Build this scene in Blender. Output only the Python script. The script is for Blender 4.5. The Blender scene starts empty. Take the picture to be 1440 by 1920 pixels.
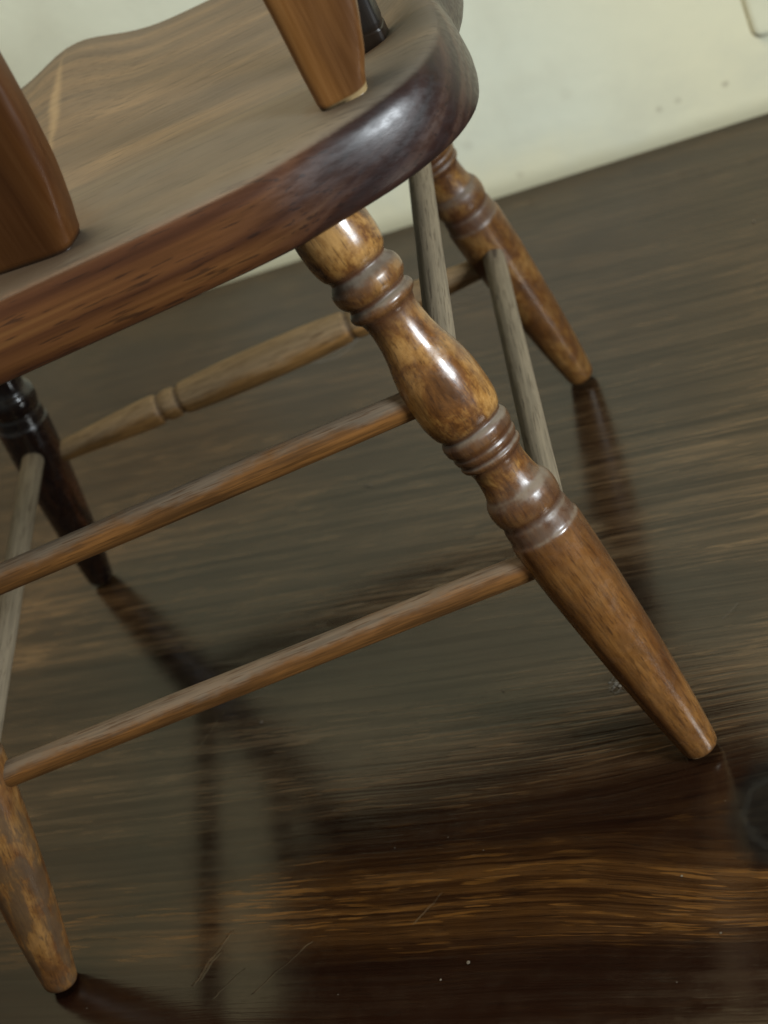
import bpy, math, random
from mathutils import Vector, Matrix, noise
random.seed(7)
S = bpy.context.scene
COL = S.collection

# ------------------------------------------------------------------ camera
cam_d = bpy.data.cameras.new("camera")
cam = bpy.data.objects.new("camera", cam_d)
COL.objects.link(cam)
R_ = Vector((0.9086163, -0.07633063, -0.41059719))
D_ = Vector((-0.37561314, -0.57914719, -0.72353528))
F_ = Vector((-0.18256831, 0.81164165, -0.55489337))
CP = Vector((0.28778972, -0.69860935, 0.74471559))
m = Matrix((R_, -D_, -F_)).transposed().to_4x4()
m.translation = CP
cam.matrix_world = m
cam_d.sensor_fit = 'VERTICAL'
cam_d.sensor_height = 36.0
cam_d.sensor_width = 27.0
cam_d.lens = 36.0 * 2892.65 / 1920.0
cam_d.clip_start = 0.02
cam_d.clip_end = 60
cam_d.dof.use_dof = True
cam_d.dof.focus_distance = 0.94
cam_d.dof.aperture_fstop = 6.5
S.camera = cam

# ------------------------------------------------------------------ light
W = bpy.data.worlds.new("World")
S.world = W
W.use_nodes = True
W.node_tree.nodes['Background'].inputs[0].default_value = (0.80, 0.86, 0.80, 1)
W.node_tree.nodes['Background'].inputs[1].default_value = 0.17

def area(name, loc, tgt, sx, sy, power, col):
    d = bpy.data.lights.new(name, 'AREA')
    d.shape = 'RECTANGLE'; d.size = sx; d.size_y = sy; d.energy = power; d.color = col
    o = bpy.data.objects.new(name, d); COL.objects.link(o)
    o.location = loc
    o.rotation_euler = (Vector(tgt) - Vector(loc)).to_track_quat('-Z', 'Y').to_euler()
    return o
area("window_light", (1.22, -0.78, 0.77), (0.15, 0.2, 0.3), 0.33, 0.37, 30, (0.87, 0.95, 1.0))
area("overhead_fill", (-0.25, 0.30, 2.45), (-0.25, 0.36, 0.0), 1.1, 1.1, 57, (1.0, 0.84, 0.57))  # unseen overhead fill, added to brighten the upper wall and floor sheen
S.view_settings.view_transform = 'Standard'
S.view_settings.look = 'None'
S.view_settings.exposure = 0.0
S.view_settings.gamma = 1.0

# ------------------------------------------------------------------ node helper
class N:
    def __init__(s, name):
        s.m = bpy.data.materials.new(name); s.m.use_nodes = True
        s.t = s.m.node_tree; s.t.nodes.clear()
        s.out = s.t.nodes.new('ShaderNodeOutputMaterial')
        s.b = s.t.nodes.new('ShaderNodeBsdfPrincipled')
        s.t.links.new(s.b.outputs[0], s.out.inputs[0])
    def node(s, typ, **kw):
        n = s.t.nodes.new(typ)
        for k, v in kw.items(): setattr(n, k, v)
        return n
    def set(s, sock, v):
        if hasattr(v, 'is_output') or isinstance(v, bpy.types.NodeSocket): s.t.links.new(v, sock)
        elif isinstance(v, (tuple, list)):
            sock.default_value = tuple(v) if len(v) == len(sock.default_value) else (*v, 1)
        else: sock.default_value = v
    def p(s, name, v): s.set(s.b.inputs[name], v)
    def obj(s): return s.node('ShaderNodeTexCoord').outputs['Object']
    def xyz(s, v):
        n = s.node('ShaderNodeSeparateXYZ'); s.set(n.inputs[0], v); return n.outputs
    def comb(s, x, y, z):
        n = s.node('ShaderNodeCombineXYZ')
        for i, v in enumerate((x, y, z)): s.set(n.inputs[i], v)
        return n.outputs[0]
    def math(s, op, a, b=0.0, c=0.0, clamp=False):
        n = s.node('ShaderNodeMath', operation=op, use_clamp=clamp)
        s.set(n.inputs[0], a); s.set(n.inputs[1], b)
        if op in ('MULTIPLY_ADD', 'WRAP', 'SMOOTH_MIN', 'COMPARE'): s.set(n.inputs[2], c)
        return n.outputs[0]
    def vmul(s, v, sc):
        n = s.node('ShaderNodeVectorMath', operation='MULTIPLY')
        s.set(n.inputs[0], v); s.set(n.inputs[1], sc); return n.outputs[0]
    def vadd(s, v, o):
        n = s.node('ShaderNodeVectorMath', operation='ADD')
        s.set(n.inputs[0], v); s.set(n.inputs[1], o); return n.outputs[0]
    def noise(s, v, scale=1.0, detail=3.0, rough=0.55, dist=0.0):
        n = s.node('ShaderNodeTexNoise')
        s.set(n.inputs['Vector'], v); s.set(n.inputs['Scale'], scale)
        n.inputs['Detail'].default_value = detail
        n.inputs['Roughness'].default_value = rough
        n.inputs['Distortion'].default_value = dist
        return n.outputs['Fac']
    def ramp(s, f, stops, interp='LINEAR'):
        n = s.node('ShaderNodeValToRGB'); s.set(n.inputs[0], f)
        e = n.color_ramp.elements; n.color_ramp.interpolation = interp
        while len(e) < len(stops): e.new(0.5)
        for i, (p, c) in enumerate(stops):
            e[i].position = p
            e[i].color = (c, c, c, 1) if not isinstance(c, tuple) else (*c, 1)
        return n.outputs[0]
    def rng(s, f, a, b, c=0.0, d=1.0, smooth=True):
        n = s.node('ShaderNodeMapRange')
        n.interpolation_type = 'SMOOTHSTEP' if smooth else 'LINEAR'
        s.set(n.inputs[0], f)
        for i, v in enumerate((a, b, c, d)): s.set(n.inputs[i + 1], v)
        return n.outputs[0]
    def mix(s, f, a, b, mode='MIX'):
        n = s.node('ShaderNodeMix', data_type='RGBA', blend_type=mode)
        s.set(n.inputs[0], f); s.set(n.inputs[6], a); s.set(n.inputs[7], b); return n.outputs[2]
    def attr(s, name): return s.node('ShaderNodeAttribute', attribute_name=name).outputs['Fac']
    def nz(s): return s.xyz(s.node('ShaderNodeNewGeometry').outputs['Normal'])[2]
    def bump(s, h, strength=0.2, dist=0.001):
        n = s.node('ShaderNodeBump'); n.inputs['Strength'].default_value = strength
        n.inputs['Distance'].default_value = dist
        s.set(n.inputs['Height'], h); s.set(s.b.inputs['Normal'], n.outputs[0])

DUST = (0.150, 0.118, 0.083)

# ------------------------------------------------------------------ materials
def mat_leg(name, dark, golden=1.0, dull=0.0):
    M = N(name); o = M.obj()
    inf = M.node('ShaderNodeObjectInfo').outputs['Random']
    o = M.vadd(o, M.comb(M.math('MULTIPLY', inf, 3.1), inf, 0))
    st = M.vmul(o, (1, 1, 0.8))
    blot = M.noise(st, 40, 6, 0.70, 0.5)
    fine = M.noise(M.vmul(o, (1, 1, 0.22)), 260, 3, 0.6)
    broad = M.noise(M.vmul(o, (1, 1, 0.16)), 34, 3, 0.55, 0.8)
    mot = M.attr('mottle')
    if dark:
        smooth = M.ramp(broad, [(0.42, (0.004, 0.0025, 0.003)), (0.55, (0.010, 0.004, 0.003)), (0.63, (0.060, 0.020, 0.007))])
        mott = M.ramp(blot, [(0.40, (0.0035, 0.0025, 0.0035)), (0.60, (0.008, 0.005, 0.005)), (0.75, (0.04, 0.018, 0.008))])
    else:
        smooth = M.ramp(broad, [(0.33, (0.070, 0.025, 0.007)), (0.48, (0.138, 0.055, 0.0135)), (0.60, (0.190, 0.083, 0.021)), (0.72, (0.108, 0.042, 0.011))])
        g = golden
        mott = M.ramp(blot, [(0.36, (0.052, 0.019, 0.006)), (0.46, (0.145*g, 0.056*g, 0.013*g)), (0.54, (0.28*g, 0.135*g, 0.034*g)), (0.64, (0.42*g, 0.225*g, 0.070*g))])
    c = M.mix(mot, smooth, mott)
    pore = M.noise(M.vmul(o, (1, 1, 0.06)), 520, 3, 0.6)
    c = M.mix(M.math('MULTIPLY', M.rng(fine, 0.32, 0.60, 0.40, 0.0), M.math('MULTIPLY_ADD', mot, -0.6, 1.0)), c, (0.035, 0.013, 0.004), 'MIX')
    c = M.mix(M.math('MULTIPLY', M.rng(pore, 0.34, 0.48, 0.40, 0.0), M.math('MULTIPLY_ADD', mot, -0.6, 1.0)), c, (0.028, 0.011, 0.004), 'MIX')
    dsh = M.noise(M.vmul(o, (1, 1, 0.10)), 900, 2, 0.5)
    c = M.mix(M.rng(dsh, 0.58, 0.66, 0.0, 0.5), c, (0.030, 0.012, 0.005))
    worn = M.attr('worn')
    stain = M.ramp(M.noise(M.vmul(o, (1, 1, 0.35)), 70, 5, 0.65, 0.4), [(0.45, 1.0), (0.53, 0.0)])
    c = M.mix(M.math('MULTIPLY', worn, M.math('MULTIPLY', stain, 0.75)), c, (0.075, 0.045, 0.023))
    gr = M.attr('groove')
    c = M.mix(M.math('MULTIPLY', gr, 0.88), c, (0.050, 0.019, 0.011) if not dark else (0.006, 0.004, 0.004))
    # settled dust on top of the beads and in the grooves
    dn = M.noise(o, 120, 4, 0.6)
    up = M.rng(M.math('ADD', M.nz(), M.math('MULTIPLY', M.math('SUBTRACT', dn, 0.5), 0.7)), 0.38, 0.95, 0.0, 1.0)
    dg = M.math('MULTIPLY', M.math('MULTIPLY', gr, M.rng(M.nz(), -0.25, 0.55)), M.rng(dn, 0.35, 0.6, 0.35, 0.8))
    film = M.math('MULTIPLY', M.rng(dn, 0.35, 0.75), 0.07)
    d = M.math('MINIMUM', M.math('ADD', M.math('ADD', M.math('MULTIPLY', up, 0.6), M.math('MULTIPLY', dg, 0.5)), film), 0.85)
    if dark: d = M.math('MULTIPLY', d, 0.35)
    c = M.mix(d, c, DUST)
    M.p('Base Color', c)
    M.p('Roughness', M.math('ADD', M.math('ADD', M.rng(broad, 0.3, 0.7, 0.13 + dull, 0.22 + dull), M.math('MULTIPLY', M.rng(M.noise(o, 85, 5, 0.7), 0.42, 0.68), M.math('MULTIPLY_ADD', mot, -0.10, 0.17))), M.math('MULTIPLY', d, 0.55)))
    M.p('Specular IOR Level', 0.60 - dull)
    M.bump(M.math('ADD', M.math('MULTIPLY', blot, 0.6), M.math('MULTIPLY', fine, 0.4)), 0.35, 0.0008)
    return M.m

def mat_stretcher(name, dusty, warm=(0.215, 0.088, 0.019), dust=DUST):
    M = N(name); o = M.obj()
    inf = M.node('ShaderNodeObjectInfo').outputs['Random']
    o = M.vadd(o, M.comb(inf, M.math('MULTIPLY', inf, 2.3), 0))
    gr = M.noise(M.vmul(o, (1, 1, 0.035)), 420, 3, 0.65)
    br = M.noise(M.vmul(o, (1, 1, 0.12)), 75, 4, 0.6, 0.4)
    dk = tuple(x * 0.38 for x in warm)
    c = M.mix(M.rng(br, 0.3, 0.68), dk, warm)
    c = M.mix(M.rng(gr, 0.35, 0.62, 0.6, 0.0), c, tuple(x * 0.25 for x in warm))
    crk = M.noise(M.vmul(o, (1, 1, 0.05)), 900, 2, 0.5)
    dn = M.noise(M.vmul(o, (1, 1, 0.5)), 170, 4, 0.65)
    big = M.noise(M.vmul(o, (1, 1, 0.6)), 24, 3, 0.5)
    a = M.math('ADD', M.nz(), M.math('MULTIPLY', M.math('SUBTRACT', dn, 0.5), 0.7))
    a = M.math('ADD', a, M.math('MULTIPLY', M.math('SUBTRACT', big, 0.5), 1.1))
    lo = {0: 0.36, 1: -0.15, 2: -0.9}[dusty]
    d = M.rng(a, lo, lo + 0.62, 0.05 if dusty < 2 else 0.3, 0.86)
    dc = M.mix(M.rng(gr, 0.36, 0.62, 0.45, 0.0), dust, tuple(x * 0.42 for x in dust))
    c = M.mix(d, c, dc)
    c = M.mix(M.rng(crk, 0.57, 0.65, 0.0, 0.6), c, tuple(x * 0.28 for x in warm))
    mk = M.attr('groove')
    c = M.mix(M.math('MULTIPLY', mk, 0.85), c, (0.045, 0.028, 0.018))
    M.p('Base Color', c)
    M.p('Roughness', M.math('MULTIPLY_ADD', d, 0.42, 0.44))
    M.p('Specular IOR Level', 0.35)
    M.bump(M.math('ADD', gr, M.math('MULTIPLY', dn, 0.5)), 0.35, 0.0006)
    return M.m

def mat_seat():
    M = N("walnut_seat_wood"); o = M.obj()
    x, y, z = M.xyz(o)
    w1 = M.noise(M.vmul(o, (2.2, 7, 9)), 1.0, 3, 0.5)
    # growth rings round an axis that runs along the board
    yy = M.math('ADD', M.math('SUBTRACT', y, 0.27), M.math('MULTIPLY', M.math('SUBTRACT', w1, 0.5), 0.09))
    zz = M.math('ADD', M.math('MULTIPLY', M.math('SUBTRACT', z, 0.30), 1.35), M.math('MULTIPLY', M.math('SUBTRACT', w1, 0.5), 0.10))
    rad = M.math('SQRT', M.math('ADD', M.math('MULTIPLY', yy, yy), M.math('MULTIPLY', zz, zz)))
    rv = M.comb(M.math('MULTIPLY', x, 0.7), 0.0, M.math('MULTIPLY', rad, 60))
    ring = M.noise(rv, 1.0, 2, 0.6)
    ring2 = M.noise(M.comb(M.math('MULTIPLY', x, 2.0), 0.3, M.math('MULTIPLY', rad, 190)), 1.0, 2, 0.6)
    fib = M.noise(M.vmul(o, (7, 240, 240)), 1.0, 3, 0.6)
    wide = M.noise(M.vmul(o, (2.5, 4, 26)), 1.0, 2, 0.5)
    f = M.math('ADD', M.math('MULTIPLY', ring, 0.75), M.math('MULTIPLY', ring2, 0.25))
    f = M.math('ADD', M.math('MULTIPLY', f, 0.7), M.math('MULTIPLY', wide, 0.3))
    red = M.ramp(f, [(0.36, (0.026, 0.0095, 0.0055)), (0.47, (0.074, 0.026, 0.009)), (0.54, (0.128, 0.049, 0.0145)), (0.64, (0.26, 0.125, 0.036))])
    pur = M.ramp(f, [(0.36, (0.008, 0.005, 0.005)), (0.52, (0.022, 0.010, 0.0085)), (0.66, (0.065, 0.034, 0.022))])
    hx = M.rng(M.math('ADD', x, M.math('MULTIPLY', M.math('SUBTRACT', w1, 0.5), 0.10)), 0.10, 0.205)
    c = M.mix(hx, red, pur)
    c = M.mix(M.rng(fib, 0.3, 0.6, 0.35, 0.0), c, (0.02, 0.008, 0.005))
    # dust on the top face: grey brown, the streaks of the board still show through it
    pore = M.noise(M.vmul(o, (34, 520, 520)), 1.0, 2, 0.5)
    c = M.mix(M.rng(pore, 0.58, 0.66, 0.0, 0.6), c, (0.010, 0.005, 0.004))
    ts = M.noise(M.comb(M.math('MULTIPLY', x, 3.2), M.math('MULTIPLY', yy, 24), 0.0), 1.0, 4, 0.55, 0.3)
    dn = M.noise(o, 34, 5, 0.65)
    dcol = M.ramp(ts, [(0.30, (0.048, 0.040, 0.032)), (0.44, (0.076, 0.063, 0.049)), (0.54, (0.112, 0.086, 0.060)), (0.66, (0.160, 0.118, 0.076))])
    dcol = M.mix(M.rng(y, 0.15, 0.24, 0.5, 0.0), dcol, (0.128, 0.112, 0.084))
    dcol = M.mix(M.rng(dn, 0.42, 0.66, 0.0, 0.4), dcol, (0.085, 0.066, 0.047))
    dcol = M.mix(M.rng(fib, 0.36, 0.58, 0.4, 0.0), dcol, (0.060, 0.044, 0.031))
    dcol = M.mix(M.rng(pore, 0.57, 0.65, 0.0, 0.55), dcol, (0.040, 0.030, 0.022))
    dcol = M.mix(M.rng(M.noise(M.vmul(o, (3, 7, 1)), 1.0, 4, 0.6, 0.8), 0.42, 0.66, 0.0, 0.5), dcol, (0.072, 0.062, 0.050))
    ridge_glint = M.rng(M.math('ADD', M.math('ABSOLUTE', M.math('SUBTRACT', x, M.math('MULTIPLY_ADD', dn, 0.008, -0.0185))), M.math('MULTIPLY', M.math('ABSOLUTE', M.math('SUBTRACT', y, 0.375)), 0.06)), 0.001, 0.008, 0.42, 0.0)
    dcol = M.mix(ridge_glint, dcol, (0.30, 0.23, 0.14))  # pale highlight along the seat ridge, painted into the colour
    # grime gathered round the feet of the uprights
    for (px, py, r0, r1) in [(0.2150, 0.214, 0.013, 0.034), (0.1965, 0.129, 0.010, 0.027), (0.0, 0.112, 0.030, 0.062)]:
        ex = M.math('SUBTRACT', x, px); ey = M.math('SUBTRACT', y, py)
        rr = M.math('SQRT', M.math('ADD', M.math('MULTIPLY', ex, ex), M.math('MULTIPLY', ey, ey)))
        rr = M.math('ADD', rr, M.math('MULTIPLY', M.math('SUBTRACT', M.noise(o, 95, 4, 0.65), 0.5), 0.022))
        dcol = M.mix(M.rng(rr, r0, r1, 0.75, 0.0), dcol, (0.070, 0.045, 0.025))
    fn = M.noise(o, 160, 4, 0.65)
    up = M.math('ADD', M.nz(), M.math('MULTIPLY', M.math('SUBTRACT', fn, 0.5), 0.10))
    d = M.rng(up, 0.70, 0.93, 0.0, 0.93)
    c = M.mix(d, c, dcol)
    M.p('Base Color', c)
    M.p('Roughness', M.math('ADD', M.rng(fib, 0.3, 0.7, 0.30, 0.44), M.math('MULTIPLY', d, 0.36)))
    M.p('Specular IOR Level', 0.45)
    M.bump(M.math('ADD', fib, M.math('MULTIPLY', ring2, 0.6)), 0.14, 0.0007)
    return M.m

def mat_back(name, a, b, c3, dust=0.55):
    M = N(name); o = M.obj()
    inf = M.node('ShaderNodeObjectInfo').outputs['Random']
    o2 = M.vadd(o, M.comb(inf, inf, 0))
    w = M.noise(M.vmul(o2, (24, 24, 3)), 1.0, 3, 0.55, 0.5)
    fib = M.noise(M.vmul(o2, (330, 330, 12)), 1.0, 3, 0.6)
    c = M.ramp(M.math('ADD', M.math('MULTIPLY', w, 0.75), M.math('MULTIPLY', fib, 0.25)), [(0.34, a), (0.5, b), (0.66, c3)])
    dn = M.noise(o, 130, 4, 0.65)
    up = M.math('ADD', M.nz(), M.math('MULTIPLY', M.math('SUBTRACT', dn, 0.5), 0.5))
    d = M.rng(up, 0.35, 0.9, 0.0, dust)
    c = M.mix(d, c, DUST)
    gl = M.attr('glue')
    c = M.mix(M.math('MULTIPLY', gl, M.rng(dn, 0.25, 0.5, 0.5, 1.0)), c, (0.27, 0.185, 0.085))
    c = M.mix(M.math('MULTIPLY', M.attr('joint'), 0.85), c, (0.012, 0.007, 0.004))
    M.p('Base Color', c)
    M.p('Roughness', M.math('ADD', M.rng(fib, 0.3, 0.7, 0.30, 0.42), M.math('MULTIPLY', d, 0.3)))
    M.p('Specular IOR Level', 0.45)
    M.bump(fib, 0.10, 0.0006)
    return M.m

def mat_floor():
    M = N("stained_pine_floor"); o = M.obj()
    u, v, _ = M.xyz(o)
    # the grain drifts a little and bends round the knot
    ku, kv = 0.282, 0.006
    du = M.math('SUBTRACT', u, ku); dv = M.math('SUBTRACT', v, kv)
    r2 = M.math('ADD', M.math('MULTIPLY', M.math('MULTIPLY', du, du), 0.55), M.math('MULTIPLY', dv, dv))
    infl = M.math('EXPONENT', M.math('MULTIPLY', r2, -200.0))
    big = M.noise(M.vmul(o, (1.6, 5, 1)), 1.0, 2, 0.5)
    vv = M.math('ADD', v, M.math('MULTIPLY', u, 0.055))
    vv = M.math('ADD', vv, M.math('MULTIPLY', M.math('SUBTRACT', big, 0.5), 0.022))
    sq = M.math('SUBTRACT', 1.0, M.math('MULTIPLY', infl, 0.72))
    vk = M.math('ADD', M.math('MULTIPLY', M.math('SUBTRACT', vv, kv + 0.0155), sq), kv + 0.0155)
    jit = M.noise(M.vmul(o, (14, 42, 1)), 1.0, 3, 0.6)
    vk2 = M.math('ADD', vk, M.math('MULTIPLY', M.math('SUBTRACT', jit, 0.5), 0.0035))
    # grain: fine late-wood lines a few millimetres apart, broken along their length
    line = M.noise(M.comb(M.math('MULTIPLY', u, 1.5), M.math('MULTIPLY', vk2, 120), 0), 1.0, 2, 0.55)
    hair = M.noise(M.comb(M.math('MULTIPLY', u, 5), M.math('MULTIPLY', vk2, 420), 0.4), 1.0, 3, 0.6)
    brk = M.noise(M.comb(M.math('MULTIPLY', u, 8), M.math('MULTIPLY', vk2, 40), 2.0), 1.0, 3, 0.6)
    ph = M.math('ADD', M.math('MULTIPLY', vk2, 560.0), M.math('MULTIPLY', M.noise(M.comb(M.math('MULTIPLY', u, 1.2), M.math('MULTIPLY', vk2, 16), 8.0), 1.0, 3, 0.5), 22.0))
    ridge = M.math('MULTIPLY', M.rng(M.math('SINE', ph), 0.25, 1.0), M.rng(brk, 0.40, 0.62, 0.1, 1.0))
    f = M.math('ADD', M.math('MULTIPLY', line, 0.5), M.math('MULTIPLY', hair, 0.5))
    f = M.math('ADD', f, M.math('MULTIPLY', M.math('SUBTRACT', brk, 0.5), 0.25))
    soft = M.math('MULTIPLY', M.math('SUBTRACT', M.noise(M.comb(M.math('MULTIPLY', u, 5), M.math('MULTIPLY', v, 30), 5.0), 1.0, 3, 0.6), 0.5), 0.035)
    band = M.ramp(M.rng(M.math('ADD', vk, soft), -0.20, 1.0, 0, 1, False), [
        (0.00, 0.0), (0.110, 0.01), (0.135, 0.75), (0.162, 0.8), (0.180, 0.12), (0.205, 0.12), (0.23, 0.6),
        (0.30, 0.65), (0.325, 0.22), (0.372, 0.24), (0.382, 1.0), (0.50, 0.85), (0.56, 0.45), (0.66, 0.38), (0.80, 0.22), (1.0, 0.2)])
    fine = M.math('ADD', M.math('ADD', M.math('MULTIPLY', M.rng(f, 0.36, 0.66), 0.38), M.math('MULTIPLY', M.rng(hair, 0.38, 0.66), 0.16)), M.math('MULTIPLY', ridge, 0.30))
    streak = M.math('MULTIPLY', M.math('ADD', fine, 0.10), band)
    dark = M.mix(M.noise(M.vmul(o, (4, 18, 1)), 1.0, 3, 0.5), (0.0045, 0.0016, 0.0011), (0.011, 0.0040, 0.0019))
    lite = M.mix(M.rng(vk, 0.0, 0.10), (0.078, 0.034, 0.008), (0.105, 0.060, 0.028))
    c = M.mix(streak, dark, lite)
    c = M.mix(M.rng(hair, 0.30, 0.46, 0.35, 0.0), c, (0.004, 0.0018, 0.0014))
    dash = M.noise(M.comb(M.math('MULTIPLY', u, 24), M.math('MULTIPLY', vk2, 430), 3.3), 1.0, 2, 0.5)
    dash2 = M.noise(M.comb(M.math('MULTIPLY', u, 42), M.math('MULTIPLY', vk2, 900), 6.1), 1.0, 2, 0.5)
    dmask = M.math('MULTIPLY', M.rng(brk, 0.42, 0.58), M.math('MULTIPLY_ADD', band, 0.92, 0.02))
    dl = M.math('MULTIPLY', M.rng(dash, 0.55, 0.63), dmask)
    c = M.mix(M.math('MULTIPLY', dl, 0.75), c, M.mix(M.rng(vk, 0.0, 0.10), (0.135, 0.060, 0.012), (0.140, 0.084, 0.040)))
    pr = M.rng(dash2, 0.60, 0.66)
    c = M.mix(M.math('MULTIPLY', pr, 0.6), c, (0.003, 0.0014, 0.001))
    scuff = M.rng(M.noise(M.vmul(o, (3, 9, 1)), 2.4, 5, 0.7, 0.6), 0.45, 0.68)
    # the knot
    kn = M.noise(M.vmul(o, (60, 60, 1)), 1.0, 3, 0.6)
    kd = M.math('ADD', M.math('SQRT', M.math('ADD', M.math('MULTIPLY', M.math('MULTIPLY', du, du), 1.1), M.math('MULTIPLY', dv, dv))), M.math('MULTIPLY', M.math('SUBTRACT', kn, 0.5), 0.016))
    c = M.mix(M.rng(kd, 0.034, 0.050, 0.95, 0.0), c, (0.0048, 0.0042, 0.0040))
    ringk = M.rng(M.math('ABSOLUTE', M.math('SUBTRACT', kd, 0.029)), 0.0004, 0.0045, 0.7, 0.0)
    c = M.mix(ringk, c, (0.0125, 0.012, 0.011))
    # scratches
    sc_total = None
    for (a, b, wd) in [((-.119, -.073), (-.098, -.030), .0011), ((-.116, -.070), (-.103, -.046), .0013), ((-.071, -.084), (-.032, -.048), .0006),
                       ((.039, -.046), (.057, -.021), .0007), ((-.100, -.084), (-.080, -.062), .0005),
                       ((-.19, .12), (-.16, .19), .0004)]:
        ax, ay = a; L = math.hypot(b[0] - ax, b[1] - ay); tx, ty = (b[0] - ax) / L, (b[1] - ay) / L
        pu = M.math('SUBTRACT', u, ax); pv = M.math('SUBTRACT', v, ay)
        al = M.math('ADD', M.math('MULTIPLY', pu, tx), M.math('MULTIPLY', pv, ty))
        ac = M.math('ADD', M.math('MULTIPLY', pu, -ty), M.math('MULTIPLY', pv, tx))
        ac = M.math('ADD', ac, M.math('MULTIPLY', M.math('SUBTRACT', jit, 0.5), 0.009))
        e = M.rng(M.math('ABSOLUTE', ac), wd * 0.4, wd * 1.3, 1.0, 0.0)
        s1 = M.math('MULTIPLY', M.rng(al, 0, 0.004), M.rng(al, L - 0.006, L, 1.0, 0.0))
        e = M.math('MULTIPLY', e, s1)
        sc_total = e if sc_total is None else M.math('MAXIMUM', sc_total, e)
    c = M.mix(M.math('MULTIPLY', sc_total, M.rng(brk, 0.35, 0.6, 0.05, 0.5)), c, (0.075, 0.052, 0.030))
    dn = M.noise(o, 55, 5, 0.65)
    film = M.math('MULTIPLY', M.rng(dn, 0.3, 0.8, 0.5, 1.0), M.rng(hair, 0.35, 0.65, 0.002, 0.010))
    c = M.mix(film, c, (0.18, 0.145, 0.10))
    M.p('Base Color', c)
    M.p('Roughness', M.math('ADD', M.rng(dn, 0.3, 0.7, 0.10, 0.145), M.math('ADD', M.math('MULTIPLY', M.rng(f, 0.35, 0.65), 0.045), M.math('ADD', M.math('MULTIPLY', scuff, 0.035), M.math('MULTIPLY', M.math('ADD', dl, M.math('MULTIPLY', pr, 0.1)), 0.06)))))
    M.p('IOR', 1.5)
    M.p('Specular Tint', (1.0, 0.92, 0.78, 1))
    M.p('Specular IOR Level', M.rng(f, 0.34, 0.62, 0.60, 0.76))
    M.bump(M.math('SUBTRACT', M.math('ADD', M.math('MULTIPLY', f, M.math('ADD', M.math('MULTIPLY', band, 0.7), 0.3)), M.math('ADD', M.math('MULTIPLY', hair, 0.25), M.math('MULTIPLY', M.math('SUBTRACT', dl, M.math('MULTIPLY', pr, 0.2)), 0.22))), sc_total), 0.16, 0.0012)
    return M.m

def mat_wall():
    M = N("cream_wall_paint"); o = M.obj()
    x, y, z = M.xyz(o)
    n1 = M.noise(M.vmul(o, (1, 1, 1)), 2.6, 3, 0.5)
    n2 = M.noise(o, 11, 4, 0.6)
    yellow = M.math('ADD', M.rng(x, 0.02, 0.26, 0.0, 0.75), M.math('MULTIPLY', M.math('SUBTRACT', n1, 0.5), 0.8))  # wall colour turns yellower to the right and towards the floor
    yellow = M.math('MAXIMUM', yellow, M.rng(M.math('ADD', z, M.math('MULTIPLY', M.math('SUBTRACT', n2, 0.5), 0.10)), 0.01, 0.075, 0.55, 0.0))
    c = M.mix(M.math('MAXIMUM', M.math('MINIMUM', yellow, 1.0), 0.0), (0.70, 0.745, 0.635), (0.74, 0.705, 0.49))
    c = M.mix(M.rng(n2, 0.40, 0.7, 0.0, 0.30), c, (0.54, 0.55, 0.45))  # greyer blotches mixed into the wall colour to imitate uneven light
    for (px, pz, rad, st) in [(0.184, 0.0411, 0.0050, 0.26), (0.205, 0.0435, 0.0055, 0.22), (0.255, 0.0449, 0.0052, 0.36), (0.02, 0.018, 0.007, 0.18), (-0.02, 0.07, 0.009, 0.10), (0.10, 0.09, 0.010, 0.07)]:
        dx = M.math('SUBTRACT', x, px); dz = M.math('SUBTRACT', z, pz)
        r = M.math('SQRT', M.math('ADD', M.math('MULTIPLY', dx, dx), M.math('MULTIPLY', dz, dz)))
        r = M.math('ADD', r, M.math('MULTIPLY', M.math('SUBTRACT', M.noise(o, 160, 3, 0.6), 0.5), 0.006))
        c = M.mix(M.rng(r, rad * 0.25, rad, st, 0.0), c, (0.17, 0.13, 0.07))
    c = M.mix(M.rng(M.math('ADD', z, M.math('MULTIPLY', M.math('SUBTRACT', n2, 0.5), 0.012)), 0.0, 0.024, 0.55, 0.0), c, (0.30, 0.285, 0.19))  # dark foot band: contact shade painted into the wall colour, along with grime
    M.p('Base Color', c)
    M.p('Roughness', 0.62)
    M.p('Specular IOR Level', 0.3)
    M.bump(M.math('ADD', n2, M.math('MULTIPLY', M.noise(o, 90, 4, 0.6), 0.3)), 0.25, 0.004)
    return M.m

def mat_plain(name, col, rough, var=0.15, scale=40):
    M = N(name); o = M.obj()
    n = M.noise(o, scale, 4, 0.6)
    M.p('Base Color', M.mix(M.rng(n, 0.3, 0.7), tuple(x * (1 - var) for x in col), col))
    M.p('Roughness', rough)
    M.bump(n, 0.1, 0.001)
    return M.m

# ------------------------------------------------------------------ mesh helpers
def link(name, verts, faces, mat, parent=None, smooth=True, attrs=None, matrix=None):
    me = bpy.data.meshes.new(name)
    me.from_pydata(verts, [], faces)
    if attrs:
        for k, vals in attrs.items():
            a = me.attributes.new(k, 'FLOAT', 'POINT'); a.data.foreach_set('value', vals)
    me.materials.append(mat)
    if smooth: me.polygons.foreach_set('use_smooth', [True] * len(me.polygons))
    me.update()
    o = bpy.data.objects.new(name, me); COL.objects.link(o)
    if matrix is not None: o.matrix_world = matrix
    if parent is not None:
        o.parent = parent
    return o

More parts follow.
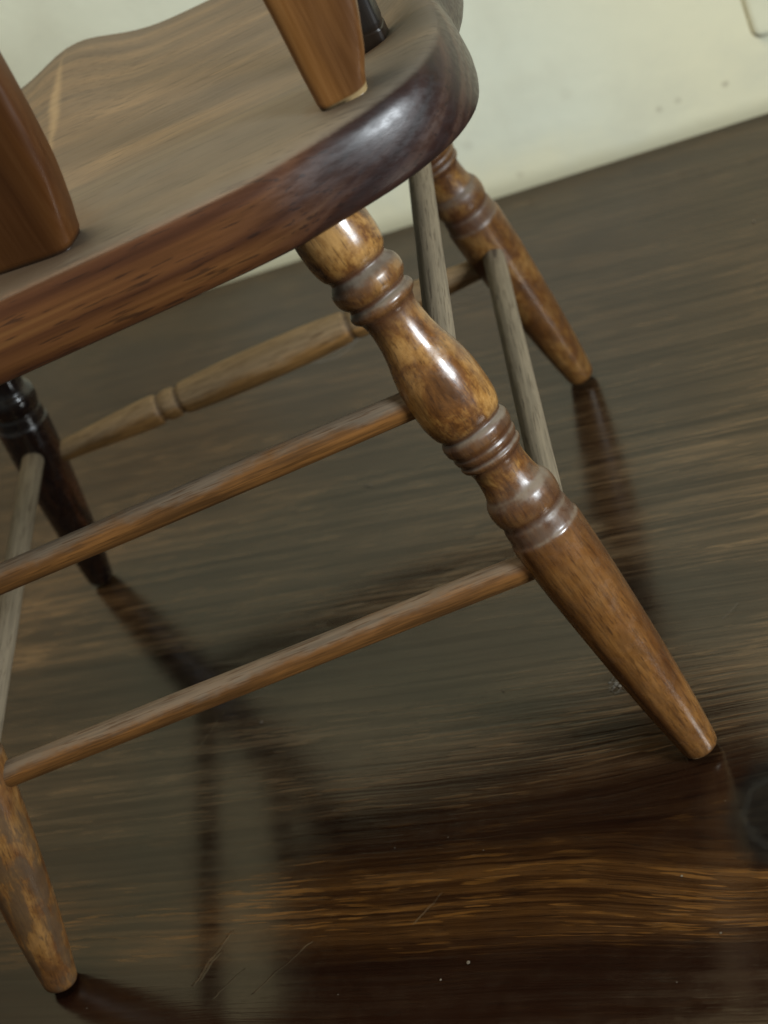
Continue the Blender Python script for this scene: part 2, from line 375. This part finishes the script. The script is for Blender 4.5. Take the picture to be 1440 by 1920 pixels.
def interp(pts, s, k):
    """monotone cubic through the control points (column k)"""
    n = len(pts)
    if s <= pts[0][0]: return pts[0][k]
    if s >= pts[-1][0]: return pts[-1][k]
    i = 0
    while pts[i + 1][0] < s: i += 1
    def slope(j):
        if j <= 0 or j >= n - 1: return 0.0
        a = (pts[j][k] - pts[j-1][k]) / max(1e-9, pts[j][0] - pts[j-1][0])
        b = (pts[j+1][k] - pts[j][k]) / max(1e-9, pts[j+1][0] - pts[j][0])
        if a * b <= 0: return 0.0
        return 2 * a * b / (a + b)
    x0, x1 = pts[i][0], pts[i+1][0]; h = x1 - x0; t = (s - x0) / h
    y0, y1 = pts[i][k], pts[i+1][k]; m0, m1 = slope(i) * h, slope(i+1) * h
    return (2*t**3-3*t**2+1)*y0 + (t**3-2*t**2+t)*m0 + (-2*t**3+3*t**2)*y1 + (t**3-t**2)*m1

def lathe(rings, seg, wob=0.0, seed=0.0):
    """rings: (s, r). closed at both ends."""
    V, F = [], []
    for (s, r) in rings:
        for j in range(seg):
            a = 2 * math.pi * j / seg
            rr = r
            if wob:
                rr *= 1 + wob * noise.noise(Vector((math.cos(a) * 0.8 + seed, math.sin(a) * 0.8, s * 18)))
            V.append((rr * math.cos(a), rr * math.sin(a), s))
    n = len(rings)
    for i in range(n - 1):
        for j in range(seg):
            k = (j + 1) % seg
            F.append((i*seg+j, i*seg+k, (i+1)*seg+k, (i+1)*seg+j))
    F.append(tuple(reversed(range(seg))))
    F.append(tuple(range((n-1)*seg, n*seg)))
    return V, F

def frame(A, B, roll_ref=Vector((0, 0, 1))):
    """matrix whose z axis runs from A to B, x axis towards roll_ref"""
    z = (B - A).normalized()
    x = (roll_ref - z * roll_ref.dot(z)).normalized()
    y = z.cross(x)
    mm = Matrix((x, y, z)).transposed().to_4x4(); mm.translation = A
    return mm

# ------------------------------------------------------------------ setting: floor and wall
WANG = -0.26319; WD = 0.90066
UX = Vector((math.cos(WANG), math.sin(WANG), 0)); NX = Vector((-UX.y, UX.x, 0))
fm = Matrix.Rotation(WANG, 4, 'Z')
fl = link("floor", [(-3, -2.6, 0), (3, -2.6, 0), (3, WD + 0.05, 0), (-3, WD + 0.05, 0)], [(0, 1, 2, 3)], mat_floor(), smooth=False, matrix=fm)
fl['kind'] = 'structure'
wm = Matrix.Rotation(WANG, 4, 'Z'); wm.translation = NX * WD
# wall: a solid slab
V, F = [], []
prof = [(0.0, -0.02)]
prof += [(0.0, 0.5), (0.0, 2.5), (0.14, 2.5), (0.14, -0.02)]
for X in (-3, 3):
    for (py, pz) in prof: V.append((X, py, pz))
n = len(prof)
for i in range(n):
    k = (i + 1) % n
    F.append((i, n + i, n + k, k))
F += [tuple(range(n)), tuple(reversed(range(n, 2*n)))]
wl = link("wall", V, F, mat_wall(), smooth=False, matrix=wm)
wl['kind'] = 'structure'

# cover plate on the wall, top right
def rounded_plate(w, h, d, r, bev):
    V, F = [], []
    def loop(inset, y):
        pts = []
        rr = max(r - inset, 0.0005)
        for (cx, cz, a0) in ((w/2-r, h/2-r, 0), (-w/2+r, h/2-r, 90), (-w/2+r, -h/2+r, 180), (w/2-r, -h/2+r, 270)):
            for i in range(7):
                a = math.radians(a0 + 15 * i)
                pts.append((cx + rr * math.cos(a), y, cz + rr * math.sin(a)))
        return pts
    loops = [loop(0, 0), loop(0, -d + bev), loop(bev*0.35, -d + bev*0.3), loop(bev, -d), loop(bev + 0.003, -d)]
    for l in loops: V += l
    m_ = len(loops[0])
    for i in range(len(loops) - 1):
        for j in range(m_):
            k = (j+1) % m_
            F.append((i*m_+j, i*m_+k, (i+1)*m_+k, (i+1)*m_+j))
    F.append(tuple(range((len(loops)-1)*m_, len(loops)*m_)))
    F.append(tuple(reversed(range(m_))))
    return V, F
V, F = rounded_plate(0.118, 0.118, 0.006, 0.012, 0.0055)
pm = wm @ Matrix.Translation((0.2945 + 0.059, 0.001, 0.0805 + 0.059))
pl = link("cover_plate", V, F, mat_plain("cream_plastic", (0.70, 0.70, 0.53), 0.4, 0.06), matrix=pm)
pl['label'] = "cream plastic cover plate with rounded corners fixed low on the pale wall"
pl['category'] = "cover plate"

# ------------------------------------------------------------------ the chair
chair = bpy.data.objects.new("wooden_chair", None)
COL.objects.link(chair)
chair['label'] = "dusty brown wooden chair with turned legs and dowel stretchers standing on dark stained boards"
chair['category'] = "chair"

H = 0.40
A_, B_, D0, AT, YT, BT, DT = 0.23636, 0.24298, 0.46425, 0.16124, 0.09666, 0.17951, 0.45281
def legpt(n, z):
    t = z / H; s = 1 if n[1] == 'R' else -1
    if n[0] == 'N': return Vector((s * (A_ + (AT - A_) * t), YT * t, z))
    return Vector((s * (B_ + (BT - B_) * t), D0 + (DT - D0) * t, z))

# turned profile measured along the axis: s, radius, dirt in the groove, mottled figure
LP = [
 (.0032, .0098, .5, .1), (.0036, .0106, .5, .1), (.0050, .0117, .25, .1), (.0078, .0124, .0, .1), (.0120, .0129, 0, .1), (.046, .0163, 0, .05), (.100, .0200, 0, .05),
 (.158, .0229, 0, .1), (.180, .0234, .05, .1), (.1885, .0235, .2, .1), (.1905, .0232, .5, .1), (.1915, .0226, .7, .1), (.1930, .0222, .85, .1), (.2005, .0216, .75, .1), (.2035, .0209, .95, .1),
 (.2050, .0210, .9, .1), (.2085, .0221, .45, .2), (.2140, .0226, .35, .3), (.2190, .0220, .55, .3), (.2225, .0203, .8, .3), (.2240, .0192, .9, .3),
 (.2262, .0184, .45, .5), (.2300, .0176, .25, .8), (.2360, .0170, .05, .9), (.2415, .0169, .2, .7), (.2448, .0176, .7, .4), (.2462, .0184, .8, .2), (.2480, .0201, .5, .1), (.2497, .0204, .5, .1),
 (.2512, .0196, .95, .1), (.2522, .0195, .95, .1), (.2540, .0207, .6, .1), (.2565, .0211, .6, .1), (.2578, .0206, .9, .1), (.2592, .0209, .75, .1), (.2620, .0222, .5, .1), (.2660, .0224, .6, .1), (.2690, .0212, .9, .1), (.2703, .0202, 1, .1),
 (.2716, .0204, .8, .4), (.2740, .0219, .25, .8), (.2790, .0234, .05, 1), (.2860, .0243, 0, 1), (.2960, .0244, 0, .9), (.3060, .0239, 0, .7), (.3180, .0217, 0, .6), (.3280, .0190, 0, .7), (.3380, .0172, .0, .9),
 (.3470, .0166, .1, .8), (.3530, .0170, .6, .3), (.3560, .0180, .85, .1), (.3572, .0190, .75, .1), (.3590, .0207, .45, .1), (.3612, .0212, .45, .1), (.3636, .0204, .7, .1), (.3652, .0188, 1, .1),
 (.3668, .0190, .9, .2), (.3690, .0208, .5, .5), (.3730, .0224, .25, .7), (.3765, .0226, .3, .6), (.3800, .0216, .7, .3), (.3828, .0194, 1, .1), (.3845, .0185, 1, .1),
 (.3862, .0190, .8, .4), (.3890, .0208, .25, .9), (.3950, .0224, 0, 1), (.4010, .0229, 0, 1), (.4080, .0229, .05, 1), (.4150, .0225, .1, .9), (.4360, .0205, .5, .8)]

m_leg = mat_leg("amber_stained_birch", False, 1.0)
m_leg_far = mat_leg("brown_stained_birch", False, 0.80, 0.13)
m_leg_dark = mat_leg("black_stained_birch", True)
m_leg_worn = mat_leg("worn_golden_birch", False, 0.95, 0.22)

SV = []
s = LP[0][0]
while s < .4359:
    SV.append(s)
    s += 0.0007 if (s < .012 or .186 < s < .278 or .350 < s < .394) else 0.0022
SV.append(.436)
rings = [(s_, interp(LP, s_, 1)) for s_ in SV]
SEG = 72
def build_leg(n, mat, label=None, mott=0.0, worn=0.0, seed=0.0):
    Vv, Ff = lathe(rings, SEG, 0.012, seed)
    gv, mv, wv = [], [], []
    for s_ in SV:
        g = max(0, min(1, interp(LP, s_, 2))); mo = max(0, min(1, interp(LP, s_, 3) + mott))
        w = worn * max(0, min(1, (.20 - s_) / .05))
        gv += [g] * SEG; mv += [mo] * SEG; wv += [w] * SEG
    o = link("leg", Vv, Ff, mat, chair, attrs={'groove': gv, 'mottle': mv, 'worn': wv}, matrix=frame(legpt(n, 0), legpt(n, H), Vector((0, -1, 0))))
    if label: o['label'] = label
    return o
build_leg('NR', m_leg, seed=1.3)
build_leg('NL', m_leg_worn, "worn golden leg with dark stain patches near its foot", 0.35, 1.0, 4.1)
build_leg('FR', m_leg_far, None, 0.5, 0.0, 7.7)
build_leg('FL', m_leg_dark, "leg stained nearly black", 0.1, 0.0, 9.2)

# stretchers ---------------------------------------------------------
m_st_warm = mat_stretcher("orange_dowel_wood", 0)
m_st_raw = mat_stretcher("dusty_raw_dowel_wood", 2, (0.17, 0.105, 0.052), (0.225, 0.180, 0.120))
m_st_turn = mat_stretcher("dusty_turned_dowel_wood", 1, (0.26, 0.130, 0.038), (0.245, 0.165, 0.085))
def dowel(name, A, B, rad_fn, mat, label=None, marks=(), grooves=(), seed=0.0, seg=40, steps=170, ref=Vector((0, 0, 1))):
    L = (B - A).length
    rs = [(L * i / steps, rad_fn(i / steps)) for i in range(steps + 1)]
    Vv, Ff = lathe(rs, seg, 0.02, seed)
    gv = []
    for i in range(steps + 1):
        t = i / steps
        gq = max([0.0] + [g_ * max(0.0, 1 - abs(t - t0) / w0) for (t0, w0, g_) in tuple(grooves) + ((.035, .024, .8), (.965, .024, .8))])
        for j in range(seg):
            a = 2 * math.pi * j / seg
            g = gq
            for (s0, sl, a0, aw) in marks:
                e = (abs(L * t - s0) / sl) ** 2 + (math.remainder(a - a0, 2 * math.pi) / aw) ** 2
                g = max(g, max(0.0, min(1.0, (1.25 - e) * 2.5)))
            gv.append(g)
    o = link(name, Vv, Ff, mat, chair, attrs={'groove': gv}, matrix=frame(A, B, ref))
    if label: o['label'] = label
    return o
hbU, hbL, hf, sUb, sUf, sLb, sLf = 0.28343, 0.16229, 0.14386, 0.28111, 0.27449, 0.16241, 0.15797
def plain(r, k=0.0):
    return lambda t: r * (1 + k * math.sin(math.pi * t))
def ends(r):
    return lambda t: r * (0.90 + 0.10 * min(1.0, min(t, 1 - t) / 0.03 if min(t, 1 - t) > 0.055 else 0.0))
dowel("stretcher", legpt('NL', hbU), legpt('NR', hbU), plain(.0090, .05), m_st_warm, seed=1)
dowel("stretcher", legpt('NL', hbL), legpt('NR', hbL), lambda t: .0089 if t < .945 else .0089 - .0010 * min(1, (t - .945) / .012), m_st_warm, seed=2)
tocam = Vector((0.1, -0.8, 0.6))
dowel("stretcher", legpt('NR', sUb), legpt('FR', sUf), plain(.0092), m_st_raw, "raw grey-brown dowel stretcher thick with dust", seed=3, ref=tocam,
      marks=((0.312, .008, 0.0, .3),))
dowel("stretcher", legpt('NR', sLb), legpt('FR', sLf), plain(.0091), m_st_raw, "raw grey-brown dowel stretcher thick with dust", seed=4, ref=tocam,
      marks=((0.418, .010, -0.05, .30), (0.395, .014, 0.1, .22)))
dowel("stretcher", legpt('NL', sUb), legpt('FL', sUf), plain(.0092), m_st_raw, "raw grey-brown dowel stretcher thick with dust", seed=5)
dowel("stretcher", legpt('NL', sLb), legpt('FL', sLf), plain(.0094), m_st_raw, "raw grey-brown dowel stretcher thick with dust", seed=6)
TP = [(0, .0087), (.06, .0096), (.12, .0110), (.20, .0130), (.255, .0140), (.266, .0136), (.272, .0119), (.277, .0118), (.283, .0130), (.295, .0138), (.307, .0133), (.313, .0118), (.317, .0119), (.324, .0138), (.345, .0146), (.42, .0160), (.5, .0164)]
TPP = [(a, b) for a, b in TP]
def turned(t):
    t = t if t <= .5 else 1 - t
    return interp(TPP, t, 1)
dowel("stretcher", legpt('FL', hf), legpt('FR', hf), turned, m_st_turn, "turned stretcher with a swollen middle and two ringed beads", seed=7, steps=420, seg=48,
      grooves=((.2745, .006, .8), (.315, .006, .9), (.685, .006, .9), (.7255, .006, .8)))

# seat ---------------------------------------------------------------
def outline_half():
    return [(0.0, .0712), (.05, .0712), (.10, .0718), (.14, .0744), (.175, .0835), (.205, .0935), (.230, .1075), (.248, .1250), (.259, .146), (.2640, .170), (.2650, .190), (.2640, .215), (.2610, .242), (.2605, .254), (.2640, .268), (.2700, .295), (.274, .33), (.274, .37),
            (.267, .425), (.245, .463), (.210, .487), (.170, .500), (.11, .506), (.05, .507), (0, .507)]
def resample(pts, n):
    dd = [0]
    for i in range(1, len(pts)): dd.append(dd[-1] + math.dist(pts[i], pts[i-1]))
    P1 = [(dd[i], pts[i][0]) for i in range(len(pts))]; P2 = [(dd[i], pts[i][1]) for i in range(len(pts))]
    return [(interp(P1, dd[-1]*i/n, 1), interp(P2, dd[-1]*i/n, 1)) for i in range(n + 1)]
hp = resample(outline_half(), 110)
full = hp + [(-x, y) for (x, y) in reversed(hp[1:-1])]
NP = len(full)
nrm = []
for i in range(NP):
    a = Vector(full[(i - 2) % NP]); b = Vector(full[(i + 2) % NP])
    t = (b - a).normalized(); nrm.append(Vector((t.y, -t.x)))
def sstep(a, b, x):
    t = max(0.0, min(1.0, (x - a) / (b - a))); return t * t * (3 - 2 * t)
TOPZ = .4475
def topz(x, y):
    # flat rim at the back, saddle hollows either side of a ridge, front edge rolled down
    m_ = sstep(.150, .235, y) * sstep(.262, .20, abs(x))
    ridge = math.exp(-((x + .010) / .040) ** 2) * sstep(.25, .46, y)
    z = TOPZ - .0155 * m_ * (1 - .95 * ridge) - 0.004 * sstep(.44, .51, y)
    z += 0.0035 * math.exp(-((y - .152) / .012) ** 2) * sstep(.2, .1, abs(x)) * 0.6
    return z
cen = Vector((0, .285))
V, F = [], []
edge = [(.030, .4000), (.0060, .4000), (.0020, .4005), (.0000, .4022), (-.0012, .4060), (-.0018, .413), (-.0008, .424), (.0004, .432), (.0024, .4385), (.0050, .4428), (.0085, .4456), (.0125, .4468)]
rows = []
for k in (0.02, 0.5, 0.85): rows.append([(cen.x + (p_[0]-cen.x)*k, cen.y + (p_[1]-cen.y)*k, .4000) for p_ in full])
for (ins, z) in edge:
    row = []
    for i, p_ in enumerate(full):
        q = Vector(p_) - nrm[i] * ins
        zz = z
        if z > .42:   # the upper part follows the rolled front
            zz = z + (topz(q.x, q.y) - TOPZ) * sstep(.42, .4468, z)
        row.append((q.x, q.y, zz))
    rows.append(row)
for k in [1 - j / 60 for j in range(1, 60)] + [0.004]:
    row = []
    for i, p_ in enumerate(full):
        q = Vector(p_) - nrm[i] * .0130
        q = cen + (q - cen) * k
        row.append((q.x, q.y, topz(q.x, q.y)))
    rows.append(row)
for r_ in rows: V += r_
for i in range(len(rows) - 1):
    for j in range(NP):
        k = (j + 1) % NP
        F.append((i*NP+j, i*NP+k, (i+1)*NP+k, (i+1)*NP+j))
F.append(tuple(reversed(range(NP)))); F.append(tuple(range((len(rows)-1)*NP, len(rows)*NP)))
seat = link("seat", V, F, mat_seat(), chair)
seat['label'] = "saddle shaped seat with a dusty top and reddish brown sides"

# back uprights -------------------------------------------------------
m_splat = mat_back("orange_brown_splat_wood", (0.038, 0.012, 0.0030), (0.068, 0.0235, 0.005), (0.098, 0.037, 0.0085))
m_spin = mat_back("brown_spindle_wood", (0.080, 0.031, 0.008), (0.160, 0.066, 0.016), (0.235, 0.110, 0.032))
m_blk = mat_back("black_arm_post_wood", (0.006, 0.005, 0.0045), (0.010, 0.008, 0.007), (0.02, 0.014, 0.010), 0.1)
def blade(name, base, yaw, stations, mat, label=None, lean=(0, 0), glue=True, power=3.2):
    """an upright whose rounded-rectangle section changes along its height; stations: (h, left, right, half depth)"""
    V, F, G, Jn = [], [], [], []
    seg = 48; Hh = stations[-1][0]; steps = 150
    L_ = [(a, b) for a, b, c_, d in stations]; R2 = [(a, c_) for a, b, c_, d in stations]; Dp = [(a, d) for a, b, c_, d in stations]
    for i in range(steps + 1):
        h = -0.012 + 0.027 * i / 54 if i <= 54 else 0.015 + (Hh - 0.015) * (i - 54) / (steps - 54)
        l, r, d = interp(L_, h, 1), interp(R2, h, 1), interp(Dp, h, 1)
        cx, hw = (l + r) / 2, (r - l) / 2
        sc = 1.0
        if -0.0005 < h < 0.004: sc = 0.955 + 0.045 * max(0, h) / 0.004
        for j in range(seg):
            a = 2 * math.pi * j / seg
            ca, sa = math.cos(a), math.sin(a)
            xx = math.copysign(abs(ca) ** (2 / power), ca) * hw * sc + cx
            yy = math.copysign(abs(sa) ** (2 / power), sa) * d * sc
            V.append((xx + lean[0] * h, yy + lean[1] * h, h))
            gg = max(0.0, min(1.0, (0.0048 - 0.002 * (1 - ca) - h) / 0.0012)) if glue and sa < 0.5 else 0.0
            G.append(gg if h > -0.002 else 0.0)
            Jn.append(max(0.0, min(1.0, (0.0030 - h) / 0.002)) if not glue or sa > 0.3 or ca < 0 else 0.0)
    for i in range(steps):
        for j in range(seg):
            k = (j + 1) % seg
            F.append((i*seg+j, i*seg+k, (i+1)*seg+k, (i+1)*seg+j))
    F.append(tuple(reversed(range(seg)))); F.append(tuple(range(steps*seg, (steps+1)*seg)))
    mm = Matrix.Translation(base) @ Matrix.Rotation(yaw, 4, 'Z')
    o = link(name, V, F, mat, chair, attrs={'glue': G, 'joint': Jn}, matrix=mm)
    if label: o['label'] = label
    return o
blade("back_splat", (0.0, .112, .4475), math.radians(-16), [(-.02, -.040, .036, .014), (0, -.040, .036, .014), (.02, -.044, .041, .014), (.05, -.049, .0475, .0135), (.10, -.055, .052, .013), (.20, -.058, .056, .012), (.36, -.052, .050, .011)],
      m_splat, "wide orange-brown back splat", glue=False, power=5)
def side_spindle(sx):
    st = [(-.02, -.0145, .0150, .0125), (0, -.0145, .0150, .0125), (.022, -.0150, .0225, .0122), (.05, -.0152, .0300, .0115), (.10, -.017, .037, .0105), (.20, -.020, .040, .0095), (.36, -.012, .020, .0095)]
    if sx < 0: st = [(h, -r, -l, d) for h, l, r, d in st]
    return blade("spindle", (.1965 * sx, .129, .4475), 0, st, m_spin, "brown back spindle widening upwards with pale glue at its foot", power=4)
side_spindle(1); side_spindle(-1)
# crest rail that the three uprights run into, and the arms with their posts
def bar(name, pts, hw, hh, mat, label=None):
    V, F = [], []; seg = 24
    n_ = len(pts)
    for i, p_ in enumerate(pts):
        a = Vector(pts[max(0, i-1)]); b = Vector(pts[min(n_-1, i+1)]); t = (b - a).normalized()
        side = t.cross(Vector((0, 0, 1))).normalized(); up = side.cross(t)
        e = min(i, n_-1-i); k_ = 1.0 if e > 1 else (0.72, 0.93)[e]
        for j in range(seg):
            an = 2*math.pi*j/seg; ca, sa = math.cos(an), math.sin(an)
            q = Vector(p_) + side * (math.copysign(abs(ca)**.6, ca)*hw*k_) + up * (math.copysign(abs(sa)**.6, sa)*hh*k_)
            V.append(tuple(q))
    for i in range(n_-1):
        for j in range(seg):
            k = (j+1) % seg
            F.append((i*seg+j, i*seg+k, (i+1)*seg+k, (i+1)*seg+j))
    F.append(tuple(reversed(range(seg)))); F.append(tuple(range((n_-1)*seg, n_*seg)))
    o = link(name, V, F, mat, chair)
    if label: o['label'] = label
    return o
bar("crest_rail", [(-.27 + .54*i/30, .125 - .03*(1 - (abs(i-15)/15)**2), .835 + .012*(1 - (abs(i-15)/15)**2)) for i in range(31)], .012, .045, m_splat)

for sx in (1, -1):
    bar("arm", [(sx * (.196 + .045 * math.sin(math.pi * i / 36)), .128 + .235 * i / 24, .667 + .006 * math.sin(math.pi * i / 24)) for i in range(25)], .020, .0095, m_blk, "black arm rail")
blade("arm_post", (.2150, .214, .4475), math.radians(-8), [(-.02, -.012, .0125, .011), (0, -.012, .0125, .011), (.05, -.013, .0135, .011), (.15, -.015, .015, .010), (.215, -.011, .011, .009)], m_blk, "black arm post with dust round its foot", glue=False, power=5)
blade("arm_post", (-.2150, .214, .4475), math.radians(8), [(-.02, -.0125, .012, .011), (0, -.0125, .012, .011), (.05, -.0135, .013, .011), (.15, -.015, .015, .010), (.215, -.011, .011, .009)], m_blk, "black arm post", glue=False, power=5)
for o in chair.children:
    if o.name.split('.')[0] in ('seat', 'spindle', 'back_splat', 'crest_rail', 'arm_post', 'arm'):
        o.matrix_world = Matrix.Translation((.003, -.0145, .005)) @ o.matrix_world

# dust: crumbs and lint lying on the floor -----------------------------
V, F = [], []
def crumb(x, y, r, flat=0.5):
    b = len(V); k = 6
    for ring, (zz, q) in enumerate(((0.0, .8), (.5, 1.0), (1.0, .5))):
        for j in range(k):
            a = 2*math.pi*j/k
            rr = r*q*random.uniform(.65, 1.2)
            V.append((x + rr*math.cos(a), y + rr*math.sin(a), 0.0002 + zz*r*2*flat*random.uniform(.8, 1.1)))
    for i in range(2):
        for j in range(k):
            q = (j+1) % k
            F.append((b+i*k+j, b+i*k+q, b+(i+1)*k+q, b+(i+1)*k+j))
    F.append(tuple(b+2*k+j for j in range(k)))
def fibre(x, y, a, L, r, curl):
    b = len(V); px, py = x, y; n_ = 8
    for i in range(n_+1):
        t = i/n_
        nx, ny = -math.sin(a), math.cos(a)
        z = 0.0006 + 0.0012*math.sin(math.pi*t)
        for (dx, dz) in ((-1, 0), (1, 0), (0, 1.6)):
            V.append((px + nx*dx*r, py + ny*dx*r, z + dz*r))
        px += math.cos(a)*L/n_; py += math.sin(a)*L/n_; a += curl/n_*random.uniform(.2, 1.8)
    for i in range(n_):
        for j in range(3):
            k = (j+1) % 3
            F.append((b+i*3+j, b+i*3+k, b+(i+1)*3+k, b+(i+1)*3+j))
for (x, y, r) in [(.059, -.096, .0014), (.199, -.088, .0009), (-.079, .187, .0014), (.194, .087, .0020), (.196, .083, .0016), (.192, .084, .0012), (.190, .090, .0011), (.03, .439, .0016), (.034, .436, .0013), (.026, .442, .001), (.44, .60, .0016)]:
    crumb(x, y, r, .35)
for i in range(110):
    x = random.uniform(-.45, .6); y = random.uniform(-.22, .78)
    crumb(x, y, random.choice((.0003, .0004, .0005, .0005, .0008)), .5)
for i in range(10):
    fibre(random.uniform(-.4, .55), random.uniform(-.2, .7), random.uniform(0, 6.28), random.uniform(.006, .018), .00006, random.uniform(-2.5, 2.5))
for i in range(14):
    fibre(.194 + random.uniform(-.004, .004), .086 + random.uniform(-.006, .006), random.uniform(0, 6.28), random.uniform(.003, .008), .00012, random.uniform(-3, 3))
web_v, web_f = V, F
V, F = [], []
def strand(A, B, sag, r):
    A, B = Vector(A), Vector(B); b = len(V); n_ = 10
    for i in range(n_ + 1):
        t = i / n_
        p_ = A.lerp(B, t) - Vector((0, 0, sag * 4 * t * (1 - t)))
        for (dx, dz) in ((-1, 0), (1, 0), (0, 1.6)): V.append((p_.x + dx * r, p_.y + dx * r * .4, p_.z + dz * r))
    for i in range(n_):
        for j in range(3):
            k = (j + 1) % 3
            F.append((b+i*3+j, b+i*3+k, b+(i+1)*3+k, b+(i+1)*3+j))
fa, fb = legpt('FL', hf), legpt('FR', hf)
sa_, sb_ = legpt('NR', sLb), legpt('FR', sLf)
for i in range(9):
    p0 = fa.lerp(fb, random.uniform(.45, .62)) - Vector((0, 0, .012)); p1 = fa.lerp(fb, random.uniform(.66, .74)) - Vector((0, 0, .012))
    strand(p0, p1, random.uniform(.002, .012), .00006)
for i in range(8):
    p0 = fa.lerp(fb, random.uniform(.80, .9)) - Vector((0, 0, .006)); p1 = sb_.lerp(sa_, random.uniform(.1, .22)) - Vector((.008, 0, 0))
    strand(p0, p1, random.uniform(.001, .010), .00006)
la, lb = legpt('FL', sLf), legpt('NL', sLb)
for i in range(12):
    t = random.uniform(.12, .45); q = la.lerp(lb, t)
    strand(q + Vector((-.008, 0, .003)), q + Vector((-.012, random.uniform(-.02, .02), -random.uniform(.0, .008))), random.uniform(-.004, .004), .00008)
web = link("cobweb", V, F, mat_plain("cobweb_thread", (0.34, 0.31, 0.26), 0.8, 0.2, 100), chair)
web['kind'] = 'stuff'
V, F = web_v, web_f
du = link("dust", V, F, mat_plain("pale_lint", (0.12, 0.10, 0.075), 0.9, 0.5, 200), smooth=False)
du['kind'] = 'stuff'
du['label'] = "pale crumbs and lint scattered over the dark floor"
